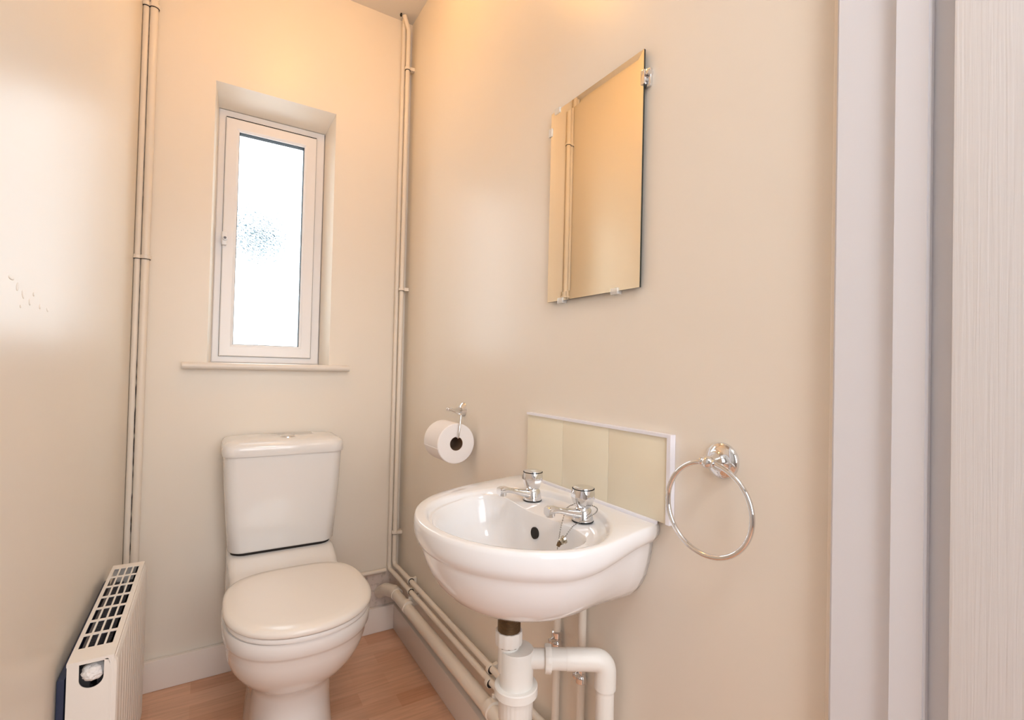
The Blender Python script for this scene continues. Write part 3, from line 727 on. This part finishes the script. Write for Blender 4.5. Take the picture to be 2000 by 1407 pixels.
# front ribbed panel
bm = bmesh.new(); out = []
px = rx1+.0055; pz0, pz1 = rz0, rz1-.004
ysr = [ry0+.030+i*(ry1-.02-ry0-.030)/48 for i in range(49)]
prof = [(ry0+.000, px-.010), (ry0+.004, px-.002), (ry0+.010, px)]
for i in range(12):
    a = ry0+.034+i*.0355
    prof += [(a, px), (a+.0025, px-.0014), (a+.0065, px-.0014), (a+.009, px)]
prof += [(ry1-.008, px), (ry1-.002, px-.002), (ry1, px-.010)]
zz = [(pz0, -.006), (pz0+.006, 0), (pz1-.022, 0), (pz1-.010, -.001), (pz1-.003, -.004), (pz1, -.009)]
rings = []
for z, dx in zz:
    fade = pz0 < z < pz1-.015
    front = [Vector(((x if fade or k < 3 or k > len(prof)-4 else px)+dx, y, z)) for k, (y, x) in enumerate(prof)]
    back = [Vector((px-.0115+dx*.3, y, z)) for y, x in reversed(prof)]
    rings.append(front+back)
loft(bm, rings)
mesh_obj('front_panel', bm, M_rad, tr, smooth=False)
# near side panel with a U shaped cut-out, and far side panel
def side_panel(y, cut):
    bm = bmesh.new(); x0, x1, z0, z1 = rx0+.0005, rx1-.001, rz0, rz1-.006
    if cut:
        ca, cb_, cz_ = -.8215, -.7885, .4675; cr = (cb_-ca)/2; cxm = (ca+cb_)/2
        cols = [(x0, z1), (ca-.0002, z1)]+[(cxm-cr*math.cos(PI*k/16), cz_-cr*math.sin(PI*k/16)) for k in range(17)]+[(cb_+.0002, z1), (x1, z1)]
    else: cols = [(x0, z1), (x1, z1)]
    lo = [[bm.verts.new((x, yy, z0)) for x, _ in cols] for yy in (y, y+.0015)]
    hi = [[bm.verts.new((x, yy, z)) for x, z in cols] for yy in (y, y+.0015)]
    for i in range(len(cols)-1):
        for q in (0, 1): bm.faces.new((lo[q][i], lo[q][i+1], hi[q][i+1], hi[q][i]))
        bm.faces.new((hi[0][i], hi[0][i+1], hi[1][i+1], hi[1][i])); bm.faces.new((lo[0][i], lo[0][i+1], lo[1][i+1], lo[1][i]))
    for e in (0, -1): bm.faces.new((lo[0][e], hi[0][e], hi[1][e], lo[1][e]))
    return mesh_obj('side_panel', bm, M_rad, tr, smooth=False)
side_panel(ry0+.001, True); side_panel(ry1-.003, False)
bm = bmesh.new(); tube(bm, [Vector((rx1-.004, ry0+.002, rz0+.004)), Vector((rx1-.004, ry0+.002, rz1-.012))], .005, 12); 
bm.free()
# inner water panels, fins
bm = bmesh.new()
box(bm, rx0+.004, rx0+.010, ry0+.02, ry1-.02, rz0+.01, rz1-.022); box(bm, rx1-.012, rx1-.006, ry0+.02, ry1-.02, rz0+.01, rz1-.022)
mesh_obj('water_panels', bm, M_fin, tr, smooth=False)
bm = bmesh.new(); y = ry0+.035
while y < ry1-.03:
    box(bm, rx0+.010, rx0+.026, y, y+.0012, rz0+.03, rz1-.030); box(bm, rx1-.028, rx1-.012, y+.004, y+.0052, rz0+.03, rz1-.030); y += .011
mesh_obj('convector_fins', bm, M_fin, tr, smooth=False)
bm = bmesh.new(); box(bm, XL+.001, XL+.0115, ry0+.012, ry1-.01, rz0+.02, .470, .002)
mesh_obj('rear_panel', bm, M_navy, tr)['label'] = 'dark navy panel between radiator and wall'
# paper wrapped valve
bm = bmesh.new(); bmesh.ops.create_icosphere(bm, subdivisions=4, radius=1)
for v in bm.verts:
    d = v.co.normalized(); k = 1+.16*noise.noise(d*2.2+Vector((3, 1, 7)))+.09*noise.noise(d*5.5)+.05*abs(noise.noise(d*11))
    v.co = Vector((-.8045+d.x*.0158*k, ry0+.012+d.y*.020*k, .4745+d.z*.0138*k))
mesh_obj('wrapped_valve', bm, M_tape, tr, auto=20)['label'] = 'valve wrapped in crumpled white paper'
bm = bmesh.new(); box(bm, rx0+.004, rx1-.004, ry0+.055, ry0+.058, .43, rz1-.01); mesh_obj('inner_baffle', bm, M_black, tr, smooth=False)
bm = bmesh.new(); box(bm, XL+.0005, rx0+.006, ry0+.10, ry0+.13, .15, .18); mesh_obj('wall_bracket', bm, M_fin, tr, smooth=False); bm = bmesh.new(); box(bm, XL+.0005, rx0+.006, ry1-.13, ry1-.10, .15, .18); mesh_obj('wall_bracket', bm, M_fin, tr, smooth=False)

# ------------------------------------------------------------------ ceiling lamp (just above the picture)
LX, LY = -.40, -.60
t = thing('ceiling_light', 'warm globe lamp on the toilet ceiling above the picture', 'light', (LX, LY, CEIL))
bm = bmesh.new(); lathe(bm, [(0, 0), (.05, 0), (.05, .012), (.035, .018), (0, .018)], (LX, LY, CEIL-.0005), (0, 0, -1), 32); mesh_obj('lamp_base', bm, M_upvc, t)
bm = bmesh.new(); bmesh.ops.create_uvsphere(bm, u_segments=32, v_segments=16, radius=.055, matrix=Matrix.Translation((LX, LY, CEIL-.07)))
mg = bpy.data.materials.new('glowing_globe'); mg.use_nodes = True; pp = P(mg); pp.inputs['Base Color'].default_value = (.9, .8, .6, 1)
pp.inputs['Emission Color'].default_value = (1.0, .50, .12, 1); pp.inputs['Emission Strength'].default_value = LAMP_E
mesh_obj('lamp_globe', bm, mg, t, auto=None)

# hall lamp added behind the camera as fill light for the room
t = thing('hall_fill_light', 'added round opal fill lamp on the hall ceiling behind the camera', 'light', (-.5, -2.35, CEIL))
bm = bmesh.new(); lathe(bm, [(0, 0), (.24, 0), (.24, .02), (.225, .03), (0, .03)], (-.5, -2.35, CEIL-.0005), (0, 0, -1), 48); mesh_obj('lamp_base', bm, M_upvc, t)  # base of the added hall fill lamp
bm = bmesh.new(); lathe(bm, [(0, 0), (.22, 0), (.21, .02), (.17, .035), (0, .045)], (-.5, -2.35, CEIL-.031), (0, 0, -1), 48)
mh = bpy.data.materials.new('glowing_fill_diffuser'); mh.use_nodes = True; pp = P(mh)
pp.inputs['Emission Color'].default_value = (1.0, .985, .98, 1); pp.inputs['Emission Strength'].default_value = HALL_FILL_E
mesh_obj('fill_diffuser', bm, mh, t, auto=None)
